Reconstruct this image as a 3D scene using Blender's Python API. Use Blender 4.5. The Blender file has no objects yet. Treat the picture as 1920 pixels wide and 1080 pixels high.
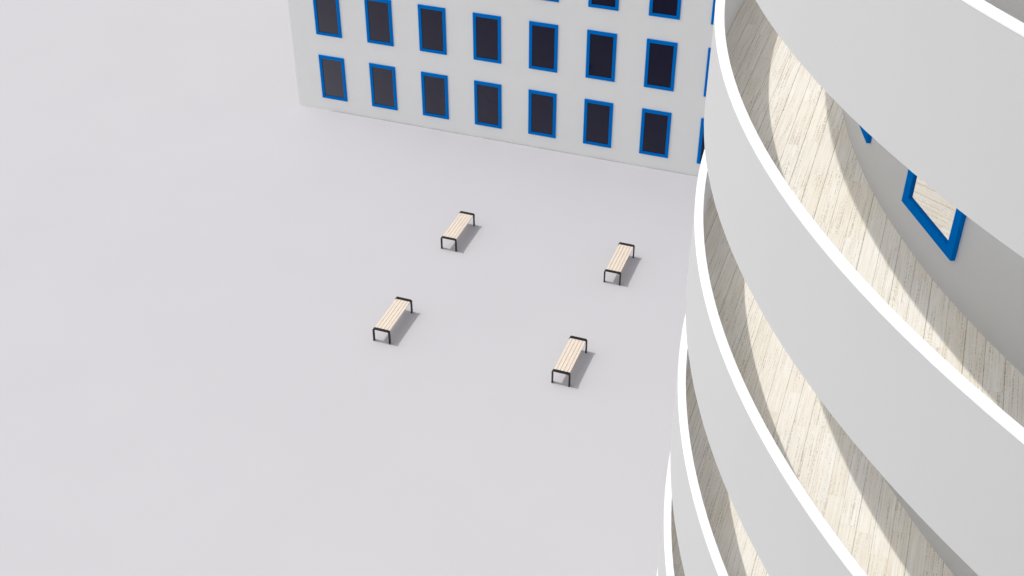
import bpy, bmesh, math, random
from math import sin, cos, pi, radians, sqrt
random.seed(7)
S = bpy.context.scene
COL = S.collection
YAW = -0.34775                      # the whole site is laid out on this bearing
CAM_H = 25.80

# ------------------------------------------------------------ node helpers
def new_mat(name):
    m = bpy.data.materials.new(name); m.use_nodes = True
    nt = m.node_tree; nt.nodes.clear()
    out = nt.nodes.new('ShaderNodeOutputMaterial')
    b = nt.nodes.new('ShaderNodeBsdfPrincipled')
    nt.links.new(b.outputs[0], out.inputs[0])
    return m, nt, b, out
def N(nt, t, **kw):
    n = nt.nodes.new(t)
    for k, v in kw.items():
        if k.startswith('i_'):
            key = k[2:]; key = int(key) if key.isdigit() else key
            n.inputs[key].default_value = v
        else: setattr(n, k, v)
    return n
def math_(nt, op, a, b=None, c=None, clamp=False):
    n = nt.nodes.new('ShaderNodeMath'); n.operation = op; n.use_clamp = clamp
    for i, v in enumerate((a, b, c)):
        if v is None: continue
        if isinstance(v, (int, float)): n.inputs[i].default_value = v
        else: nt.links.new(v, n.inputs[i])
    return n.outputs[0]
def ramp(nt, fac, stops):
    r = nt.nodes.new('ShaderNodeValToRGB'); e = r.color_ramp.elements
    while len(e) < len(stops): e.new(0.5)
    for el, (p, c) in zip(e, stops):
        el.position = p; el.color = (*c, 1) if len(c) == 3 else c
    nt.links.new(fac, r.inputs[0]); return r.outputs[0]
def mixc(nt, fac, a, b, mode='MIX'):
    n = nt.nodes.new('ShaderNodeMix'); n.data_type = 'RGBA'; n.blend_type = mode
    for i, v in ((0, fac), (6, a), (7, b)):
        if isinstance(v, (int, float)): n.inputs[i].default_value = v
        elif isinstance(v, tuple): n.inputs[i].default_value = (*v, 1)
        else: nt.links.new(v, n.inputs[i])
    return n.outputs[2]

def plaster(name, col, rough=0.7, var=0.02, scale=1.2, bump=0.06, fine=90, spec=0.3):
    m, nt, b, _ = new_mat(name)
    tc = N(nt, 'ShaderNodeTexCoord').outputs['Object']
    n1 = N(nt, 'ShaderNodeTexNoise', i_Scale=scale, i_Detail=6.0); nt.links.new(tc, n1.inputs['Vector'])
    n2 = N(nt, 'ShaderNodeTexNoise', i_Scale=float(fine), i_Detail=4.0); nt.links.new(tc, n2.inputs['Vector'])
    lo = tuple(c*(1-var) for c in col); hi = tuple(min(1, c*(1+var)) for c in col)
    c1 = ramp(nt, n1.outputs[0], [(0.3, lo), (0.7, hi)])
    c2 = mixc(nt, 0.5, c1, ramp(nt, n2.outputs[0], [(0.35, tuple(c*(1-var) for c in col)), (0.65, hi)]))
    nt.links.new(c2, b.inputs['Base Color'])
    b.inputs['Roughness'].default_value = rough
    b.inputs['Specular IOR Level'].default_value = spec
    bp = N(nt, 'ShaderNodeBump', i_Strength=bump, i_Distance=0.01)
    nt.links.new(n2.outputs[0], bp.inputs['Height']); nt.links.new(bp.outputs[0], b.inputs['Normal'])
    return m
M_WALL = plaster('white_render', (0.815, 0.818, 0.80), fine=70)
M_TOWER = plaster('white_smooth_render', (0.92, 0.92, 0.915), var=0.012, scale=0.6, fine=120)  # white raised so slabs and inner faces bounce light onto shaded floors
M_BAND = plaster('dimmed_band_white', (0.537, 0.537, 0.532), var=0.015, scale=0.5, fine=90)  # parapet white, darkened in colour for the weaker light on its outer side
M_CORE = plaster('pale_grey_wall_render', (0.62, 0.625, 0.63), var=0.012, scale=0.8, fine=100)
M_LIT_TOP = plaster('lit_parapet_top', (0.83, 0.83, 0.835), var=0.01, scale=2.0, fine=60)  # same parapet, lighter in colour for the stronger light on its top
M_GROUND = plaster('pale_paving_sheet', (0.502, 0.491, 0.510), spec=0.02, rough=0.8, var=0.018, scale=0.25, bump=0.04, fine=40)

def paint(name, col, rough=0.45, spec=0.5):
    m, nt, b, _ = new_mat(name)
    tc = N(nt, 'ShaderNodeTexCoord').outputs['Object']
    n = N(nt, 'ShaderNodeTexNoise', i_Scale=25.0, i_Detail=3.0); nt.links.new(tc, n.inputs['Vector'])
    nt.links.new(ramp(nt, n.outputs[0], [(0.3, tuple(c*0.95 for c in col)), (0.7, tuple(c*1.05 for c in col))]), b.inputs['Base Color'])
    b.inputs['Roughness'].default_value = rough; b.inputs['Specular IOR Level'].default_value = spec
    return m
M_BLUE = paint('blue_painted_metal', (0.000, 0.162, 0.57), 0.6, 0.0)
M_BLACK = paint('black_powder_coat', (0.010, 0.011, 0.012), 0.45, 0.3)

def glass(name, base, k, p):
    # coated, opaque looking pane: dark blue body under a reflection that climbs steeply with the angle
    m, nt, b, out = new_mat(name)
    b.inputs['Base Color'].default_value = (*base, 1); b.inputs['Roughness'].default_value = 0.3
    b.inputs['Specular IOR Level'].default_value = 0.0
    lw = N(nt, 'ShaderNodeLayerWeight', i_Blend=0.5)
    f = math_(nt, 'MULTIPLY', math_(nt, 'POWER', lw.outputs['Facing'], p), k)
    f = math_(nt, 'MINIMUM', f, 0.82)
    g = N(nt, 'ShaderNodeBsdfGlossy', i_Roughness=0.02)
    g.inputs['Color'].default_value = (0.965, 0.96, 0.965, 1)
    mx = N(nt, 'ShaderNodeMixShader')
    nt.links.new(f, mx.inputs[0]); nt.links.new(b.outputs[0], mx.inputs[1]); nt.links.new(g.outputs[0], mx.inputs[2])
    nt.links.new(mx.outputs[0], out.inputs[0]); return m
M_GLASS = glass('coated_window_glass', (0.009, 0.008, 0.027), 14.5, 3.3)

def slat_wood():
    m, nt, b, _ = new_mat('pale_bench_wood')
    tc = N(nt, 'ShaderNodeTexCoord').outputs['Object']
    mp = N(nt, 'ShaderNodeMapping'); mp.inputs['Scale'].default_value = (60, 3, 60); nt.links.new(tc, mp.inputs[0])
    n = N(nt, 'ShaderNodeTexNoise', i_Scale=1.0, i_Detail=4.0); nt.links.new(mp.outputs[0], n.inputs['Vector'])
    c = ramp(nt, n.outputs[0], [(0.3, (0.64, 0.545, 0.45)), (0.7, (0.73, 0.635, 0.54))])
    nt.links.new(c, b.inputs['Base Color']); b.inputs['Roughness'].default_value = 0.65
    b.inputs['Specular IOR Level'].default_value = 0.25
    return m
M_SLAT = slat_wood()

TC = (16.262, 13.194)               # tower axis
S_OFF = TC[0]*cos(YAW) + TC[1]*sin(YAW)
T_OFF = -TC[0]*sin(YAW) + TC[1]*cos(YAW)
def deck_wood():
    # pale weathered boards 20 cm wide, laid square to the site
    m, nt, b, _ = new_mat('weathered_deck_boards')
    tc = N(nt, 'ShaderNodeTexCoord').outputs['Object']
    oi = N(nt, 'ShaderNodeObjectInfo')
    sp = N(nt, 'ShaderNodeSeparateXYZ'); nt.links.new(tc, sp.inputs[0])
    s = math_(nt, 'ADD', sp.outputs[0], S_OFF)
    t = math_(nt, 'ADD', sp.outputs[1], T_OFF)
    u = math_(nt, 'DIVIDE', s, 0.2)
    row = math_(nt, 'FLOOR', u); fu = math_(nt, 'FRACT', u)
    lv = math_(nt, 'MULTIPLY', oi.outputs['Random'], 37.0)
    cmb = N(nt, 'ShaderNodeCombineXYZ'); nt.links.new(row, cmb.inputs[0]); nt.links.new(lv, cmb.inputs[1])
    wr = N(nt, 'ShaderNodeTexWhiteNoise'); nt.links.new(cmb.outputs[0], wr.inputs[0])
    tt = math_(nt, 'DIVIDE', math_(nt, 'ADD', t, math_(nt, 'MULTIPLY', wr.outputs[0], 7.0)), 1.25)
    seg = math_(nt, 'FLOOR', tt); ft = math_(nt, 'FRACT', tt)
    cb = N(nt, 'ShaderNodeCombineXYZ'); nt.links.new(row, cb.inputs[0]); nt.links.new(seg, cb.inputs[1]); nt.links.new(lv, cb.inputs[2])
    wp = N(nt, 'ShaderNodeTexWhiteNoise'); nt.links.new(cb.outputs[0], wp.inputs[0])
    # lamella tone inside a board (a board is glued from four strips)
    strip = math_(nt, 'FLOOR', math_(nt, 'DIVIDE', s, 0.05))
    ts = math_(nt, 'FLOOR', math_(nt, 'DIVIDE', math_(nt, 'ADD', t, math_(nt, 'MULTIPLY', wp.outputs[0], 3.0)), 1.6))
    cs = N(nt, 'ShaderNodeCombineXYZ'); nt.links.new(strip, cs.inputs[0]); nt.links.new(seg, cs.inputs[1]); nt.links.new(lv, cs.inputs[2])
    ws = N(nt, 'ShaderNodeTexWhiteNoise'); nt.links.new(cs.outputs[0], ws.inputs[0])
    tone = math_(nt, 'ADD', math_(nt, 'MULTIPLY', wp.outputs[0], 0.65), math_(nt, 'MULTIPLY', ws.outputs[0], 0.35))
    base = ramp(nt, tone, [(0.1, (0.86, 0.812, 0.72)), (0.5, (0.89, 0.855, 0.778)), (0.9, (0.91, 0.885, 0.825))])
    # soft long grain
    def gn(sx, sy, det, seedmul):
        v = N(nt, 'ShaderNodeCombineXYZ')
        nt.links.new(math_(nt, 'MULTIPLY', s, sx), v.inputs[0])
        nt.links.new(math_(nt, 'ADD', math_(nt, 'MULTIPLY', t, sy), math_(nt, 'MULTIPLY', wp.outputs[0], 50.0*seedmul)), v.inputs[1])
        nt.links.new(math_(nt, 'MULTIPLY', wp.outputs[0], 20.0), v.inputs[2])
        n = N(nt, 'ShaderNodeTexNoise', i_Scale=1.0, i_Detail=det, i_Roughness=0.55); nt.links.new(v.outputs[0], n.inputs['Vector'])
        return n.outputs[0]
    soft = ramp(nt, gn(55, 1.6, 3.0, 1), [(0.3, (0.93, 0.895, 0.83)), (0.62, (1.03, 1.03, 1.02))])
    base = mixc(nt, 1.0, base, soft, 'MULTIPLY')
    # dark broken pores: narrow lines chopped along their length
    line = math_(nt, 'SMOOTHSTEP' if False else 'GREATER_THAN', gn(105, 0.9, 1.0, 2), 0.575)
    chop = math_(nt, 'GREATER_THAN', gn(100, 48, 1.0, 3), 0.5)
    area = ramp(nt, gn(5, 0.9, 1.0, 4), [(0.3, (0.25,)*3), (0.65, (1, 1, 1))])
    pore = math_(nt, 'MULTIPLY', math_(nt, 'MULTIPLY', line, chop), area)
    base = mixc(nt, math_(nt, 'MULTIPLY', pore, 0.72), base, (0.38, 0.30, 0.19))
    # seams between boards: some open and dark, some barely there
    d = math_(nt, 'MINIMUM', fu, math_(nt, 'SUBTRACT', 1.0, fu))
    wv = N(nt, 'ShaderNodeTexWhiteNoise'); cv = N(nt, 'ShaderNodeCombineXYZ')
    nt.links.new(math_(nt, 'ROUND', u), cv.inputs[0]); nt.links.new(lv, cv.inputs[1]); nt.links.new(cv.outputs[0], wv.inputs[0])
    near = math_(nt, 'LESS_THAN', d, 0.020)
    wob = ramp(nt, gn(0.0, 9.0, 2.0, 5), [(0.35, (0.45,)*3), (0.65, (1,)*3)])
    seam = math_(nt, 'MULTIPLY', math_(nt, 'MULTIPLY', near, wob), math_(nt, 'ADD', math_(nt, 'MULTIPLY', wv.outputs[0], 0.6), 0.3))
    base = mixc(nt, seam, base, (0.18, 0.13, 0.075))
    dt = math_(nt, 'MINIMUM', ft, math_(nt, 'SUBTRACT', 1.0, ft))
    joint = math_(nt, 'MULTIPLY', math_(nt, 'LESS_THAN', dt, 0.002), 0.12)
    base = mixc(nt, joint, base, (0.25, 0.2, 0.14))
    nt.links.new(base, b.inputs['Base Color'])
    b.inputs['Roughness'].default_value = 0.7; b.inputs['Specular IOR Level'].default_value = 0.25
    return m
M_DECK = deck_wood()

# ------------------------------------------------------------ mesh helpers
def link_mesh(name, bm, mat, parent=None):
    me = bpy.data.meshes.new(name); bm.to_mesh(me); bm.free()
    me.materials.append(mat)
    o = bpy.data.objects.new(name, me); COL.objects.link(o)
    if parent: o.parent = parent
    return o
def box(bm, x0, x1, y0, y1, z0, z1):
    v = [bm.verts.new(p) for p in ((x0,y0,z0),(x1,y0,z0),(x1,y1,z0),(x0,y1,z0),(x0,y0,z1),(x1,y0,z1),(x1,y1,z1),(x0,y1,z1))]
    for f in ((3,2,1,0),(4,5,6,7),(0,1,5,4),(1,2,6,5),(2,3,7,6),(3,0,4,7)): bm.faces.new([v[i] for i in f])
def bevel(bm, w, seg=1):
    bmesh.ops.bevel(bm, geom=bm.edges[:], offset=w, segments=seg, affect='EDGES', clamp_overlap=True)
def revolve(bm, prof, seg=240):
    """closed profile [(r, z)...] swept round the axis; every side its own smooth strip so corners stay crisp"""
    n = len(prof)
    for i in range(n):
        (r0, z0), (r1, z1) = prof[i], prof[(i+1) % n]
        a = [bm.verts.new((r0*cos(2*pi*k/seg), r0*sin(2*pi*k/seg), z0)) for k in range(seg)]
        b = [bm.verts.new((r1*cos(2*pi*k/seg), r1*sin(2*pi*k/seg), z1)) for k in range(seg)]
        for k in range(seg):
            j = (k+1) % seg
            f = bm.faces.new((a[k], b[k], b[j], a[j])); f.smooth = True
def ring(bm, ri, ro, z0, z1, ch=0.0):
    if ch: revolve(bm, [(ri, z0), (ri, z1-ch), (ri+ch, z1), (ro-ch, z1), (ro, z1-ch), (ro, z0+ch), (ro-ch, z0)])
    else: revolve(bm, [(ri, z0), (ri, z1), (ro, z1), (ro, z0)])
def empty(name, loc, rz=0, **tags):
    o = bpy.data.objects.new(name, None); o.location = loc; o.rotation_euler = (0, 0, rz)
    COL.objects.link(o)
    for k, v in tags.items(): o[k] = v
    return o
def copy_tree(o, parent):
    c = o.copy(); COL.objects.link(c); c.parent = parent
    for ch in list(o.children): copy_tree(ch, c)
    return c

# ------------------------------------------------------------ ground
bm = bmesh.new()
vs = [bm.verts.new(p) for p in ((-600, -600, 0), (600, -600, 0), (600, 600, 0), (-600, 600, 0))]
bm.faces.new(vs)
g = link_mesh('ground', bm, M_GROUND); g['kind'] = 'structure'

# ------------------------------------------------------------ a window: frame (part) > pane (sub-part)
WW, WH, FR = 1.20, 2.04, 0.125
def make_window(parent, depth):
    """origin at the sill's middle on the wall face, looking towards -y"""
    bm = bmesh.new(); h = WW/2
    x = [-h, -h+FR, h-FR, h]; z = [0, FR-0.005, WH-FR-0.012, WH]
    yf, yb = -depth, 0.03
    grid = lambda y: [[bm.verts.new((a, y, c)) for a in x] for c in z]
    F, B = grid(yf), grid(yb)
    for r in range(3):
        for c in range(3):
            if r == 1 and c == 1: continue
            bm.faces.new((F[r][c], F[r][c+1], F[r+1][c+1], F[r+1][c]))
            bm.faces.new((B[r][c], B[r+1][c], B[r+1][c+1], B[r][c+1]))
    for i in range(3):
        bm.faces.new((F[0][i], B[0][i], B[0][i+1], F[0][i+1]))
        bm.faces.new((F[3][i], F[3][i+1], B[3][i+1], B[3][i]))
        bm.faces.new((F[i][0], F[i+1][0], B[i+1][0], B[i][0]))
        bm.faces.new((F[i][3], B[i][3], B[i+1][3], F[i+1][3]))
    bm.faces.new((F[1][1], F[1][2], B[1][2], B[1][1])); bm.faces.new((F[2][1], B[2][1], B[2][2], F[2][2]))
    bm.faces.new((F[1][1], B[1][1], B[2][1], F[2][1])); bm.faces.new((F[1][2], F[2][2], B[2][2], B[1][2]))
    bmesh.ops.recalc_face_normals(bm, faces=bm.faces[:])
    w = link_mesh('window', bm, M_BLUE, parent)
    bm = bmesh.new(); box(bm, x[1]-0.02, x[2]+0.02, -depth+0.037 if depth > 0.045 else -depth+0.026, 0.012, z[1]-0.02, z[2]+0.02)
    link_mesh('pane', bm, M_GLASS, w)
    return w

# ------------------------------------------------------------ straight building at the back
d = (cos(YAW), sin(YAW)); UC = 1.2305
ox, oy = -8.333 - d[0]*UC, 48.761 - d[1]*UC
blk = empty('apartment_building', (ox, oy, 0), YAW,
    label='white flat-fronted building with rows of blue-framed windows behind the benches', category='building')
NC, NF = 12, 6
LEN = 1.23*2 + (NC-1)*2.4 + 1.2; TOP = NF*3.0 + 1.2; DEP = 13.0
bm = bmesh.new(); box(bm, 0, LEN, 0, DEP, -0.3, TOP-0.9)
wl = link_mesh('wall', bm, M_WALL, blk)
M_GABLE = plaster('low_bounce_gable', (0.30, 0.30, 0.30), var=0.03)  # unseen end walls, greyed to cut the light bounced onto the ground
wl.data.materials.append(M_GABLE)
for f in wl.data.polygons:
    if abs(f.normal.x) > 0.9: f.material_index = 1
bm = bmesh.new()
box(bm, 0, LEN, 0, 0.3, TOP-0.9, TOP); box(bm, 0, LEN, DEP-0.3, DEP, TOP-0.9, TOP)
box(bm, 0, 0.3, 0.3, DEP-0.3, TOP-0.9, TOP); box(bm, LEN-0.3, LEN, 0.3, DEP-0.3, TOP-0.9, TOP)
link_mesh('roof_parapet', bm, M_WALL, blk)
w0 = make_window(blk, 0.05)
first = True
for r in range(NF):
    for c in range(NC):
        w = w0 if first else copy_tree(w0, blk); first = False
        w.location = (UC + 0.6 + c*2.4, 0, 0.609 + r*3.0)

# ------------------------------------------------------------ round tower with balcony rings
R, T_, RW = 13.737, 0.123, 11.93
tw = empty('round_tower', (TC[0], TC[1], 0), YAW,
    label='round white tower with stacked curved balconies, thick white parapets and pale plank floors', category='tower')
bm = bmesh.new(); ring(bm, 0.5, RW, -0.3, 27.0)
link_mesh('wall', bm, M_CORE, tw)
bal = empty('balcony_seed', (0, 0, 0)); bpy.data.objects.remove(bal)
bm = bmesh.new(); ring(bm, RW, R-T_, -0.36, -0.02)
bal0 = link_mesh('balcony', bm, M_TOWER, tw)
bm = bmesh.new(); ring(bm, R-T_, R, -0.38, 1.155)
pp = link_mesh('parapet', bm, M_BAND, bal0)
pp.data.materials.append(M_TOWER)            # inner face made whiter, so it throws more light into the walkway
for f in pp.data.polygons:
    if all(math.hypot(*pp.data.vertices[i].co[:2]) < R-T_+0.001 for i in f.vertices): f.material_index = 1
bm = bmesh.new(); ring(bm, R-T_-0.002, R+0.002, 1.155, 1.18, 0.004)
link_mesh('parapet_top', bm, M_LIT_TOP, bal0)  # parapet top as its own strip, its stronger light put into the colour
bm = bmesh.new(); ring(bm, RW, R-T_, -0.02, 0.0)
link_mesh('floor_deck', bm, M_DECK, bal0)
for k in range(1, 9):
    b = bal0 if k == 1 else copy_tree(bal0, tw)
    b.location = (0, 0, 3.0*k)
bm = bmesh.new(); revolve(bm, [(0.001, 27.0), (0.001, 27.35), (12.6, 27.35), (12.6, 27.0)])
link_mesh('roof', bm, M_TOWER, tw)
tw0 = make_window(tw, 0.036)
first = True
D = 11.932
for k in range(1, 9):
    for j in range(-6, 6):
        th = radians(-150.12 - 12*j)
        w = tw0 if first else copy_tree(tw0, tw); first = False
        w.location = (D*cos(th), D*sin(th), 3.0*k + 0.45)
        w.rotation_euler = (0, 0, th + pi/2)

# ------------------------------------------------------------ benches
def arch_mesh(hw, top, th, dep, rad, seg=7):
    """flat bar bent into an upside-down U, centred on x, dep wide in y"""
    bm = bmesh.new()
    def outline(w, t, r):
        p = [(-w, 0)]
        for i in range(seg+1):
            a = pi - (pi/2)*i/seg; p.append((-w+r + r*cos(a), t-r + r*sin(a)))
        for i in range(seg+1):
            a = pi/2 - (pi/2)*i/seg; p.append((w-r + r*cos(a), t-r + r*sin(a)))
        p.append((w, 0)); return p
    O, I = outline(hw, top, rad), outline(hw-th, top-th, max(rad-th, 0.012))
    V = [[bm.verts.new((x, y, z)) for x, z in P] for P in (O, I) for y in (0, dep)]
    of, ob, inf, inb = V
    for i in range(len(O)-1):
        bm.faces.new((of[i], of[i+1], inf[i+1], inf[i])); bm.faces.new((ob[i], inb[i], inb[i+1], ob[i+1]))
        bm.faces.new((of[i], ob[i], ob[i+1], of[i+1])); bm.faces.new((inf[i], inf[i+1], inb[i+1], inb[i]))
    bm.faces.new((of[0], inf[0], inb[0], ob[0])); bm.faces.new((of[-1], ob[-1], inb[-1], inf[-1]))
    bmesh.ops.recalc_face_normals(bm, faces=bm.faces[:])
    sharp = [e for e in bm.edges if len(e.link_faces) == 2 and e.calc_face_angle() > radians(50)]
    bmesh.ops.bevel(bm, geom=sharp, offset=0.004, segments=2, affect='EDGES')
    return bm
BL, BW, BH, BD = 1.93, 0.305, 0.525, 0.106
LABELS = [
 ('wooden slatted bench with black end frames, farthest back, nearest the blue-windowed building', (-2.628, 37.769)),
 ('pale slatted bench with black arched ends, closest to the balconies, level with the far bench', (3.289, 35.645)),
 ('slatted wooden bench on black metal legs, standing farthest left on the open ground', (-4.646, 32.291)),
 ('pale wooden bench with black end frames, nearest the bottom of the picture', (1.280, 30.120)),
]
def make_bench():
    root = empty('slatted_bench', (0, 0, 0), YAW)
    for y in (0.0, BL-BD):
        o = link_mesh('leg_frame', arch_mesh(BW, BH, 0.035, BD, 0.07), M_BLACK, root); o.location = (0, y, 0)
    bm = bmesh.new()
    ws = [0.083, 0.108, 0.108, 0.108, 0.083]; gap = 0.012
    x = -(sum(ws) + 4*gap)/2
    for w in ws:
        b2 = bmesh.new(); box(b2, x, x+w, BD-0.004, BL-BD+0.004, BH-0.068, BH-0.030); bevel(b2, 0.002, 1)
        me = bpy.data.meshes.new('t'); b2.to_mesh(me); b2.free(); bm.from_mesh(me); bpy.data.meshes.remove(me)
        x += w + gap
    link_mesh('seat', bm, M_SLAT, root)
    bm = bmesh.new()
    for y in (BD+0.05, BL/2-0.02, BL-BD-0.09): box(bm, -0.262, 0.262, y, y+0.04, BH-0.090, BH-0.068)
    link_mesh('crossbar', bm, M_BLACK, root)
    return root
bench0 = make_bench()
for i, (lab, (bx, by)) in enumerate(LABELS):
    if i == 0: b = bench0
    else:
        b = bench0.copy(); COL.objects.link(b)
        for ch in list(bench0.children): copy_tree(ch, b)
    hw = BW - 0.018
    b.location = (bx + hw*cos(YAW), by + hw*sin(YAW), 0)
    b['label'] = lab; b['category'] = 'bench'; b['group'] = 'slatted benches on the open ground'

# ------------------------------------------------------------ light
SUN_AZ, NH = radians(161), 0.620                  # bearing towards the sun (from +x), shadow length per metre of height
el = math.atan(1/NH)
sv = (cos(SUN_AZ)*cos(el), sin(SUN_AZ)*cos(el), sin(el))
L = bpy.data.lights.new('sun', 'SUN'); L.energy = 1.9; L.angle = radians(0.8); L.color = (1.0, 0.975, 0.94)
lo = bpy.data.objects.new('sun', L); COL.objects.link(lo)
from mathutils import Vector
lo.rotation_euler = Vector(sv).to_track_quat('Z', 'Y').to_euler()
W = bpy.data.worlds.new('World'); S.world = W; W.use_nodes = True
nt = W.node_tree; nt.nodes.clear()
sky = nt.nodes.new('ShaderNodeTexSky'); sky.sky_type = 'NISHITA'; sky.sun_disc = False
sky.sun_elevation = el; sky.sun_rotation = pi/2 - SUN_AZ
sky.air_density = 1.0; sky.dust_density = 2.0; sky.ozone_density = 1.0
hs = nt.nodes.new('ShaderNodeHueSaturation'); hs.inputs['Saturation'].default_value = 0.12; hs.inputs['Value'].default_value = 1.27
bg = nt.nodes.new('ShaderNodeBackground'); bg.inputs[1].default_value = 0.15
wo = nt.nodes.new('ShaderNodeOutputWorld')
nt.links.new(sky.outputs[0], hs.inputs['Color']); nt.links.new(hs.outputs[0], bg.inputs[0]); nt.links.new(bg.outputs[0], wo.inputs[0])
S.cycles.diffuse_bounces = 10; S.cycles.max_bounces = 14

# ------------------------------------------------------------ camera
cd = bpy.data.cameras.new('camera'); co = bpy.data.objects.new('camera', cd); COL.objects.link(co)
cd.sensor_width = 36; cd.lens = 2304.5/1920*36; cd.clip_end = 3000
co.location = (0, 0, CAM_H); co.rotation_euler = (pi/2 - 0.6311, 0, 0)
S.camera = co
S.view_settings.view_transform = 'Standard'; S.view_settings.look = 'None'
S.view_settings.exposure = 0; S.view_settings.gamma = 1; S.view_settings.use_curve_mapping = False
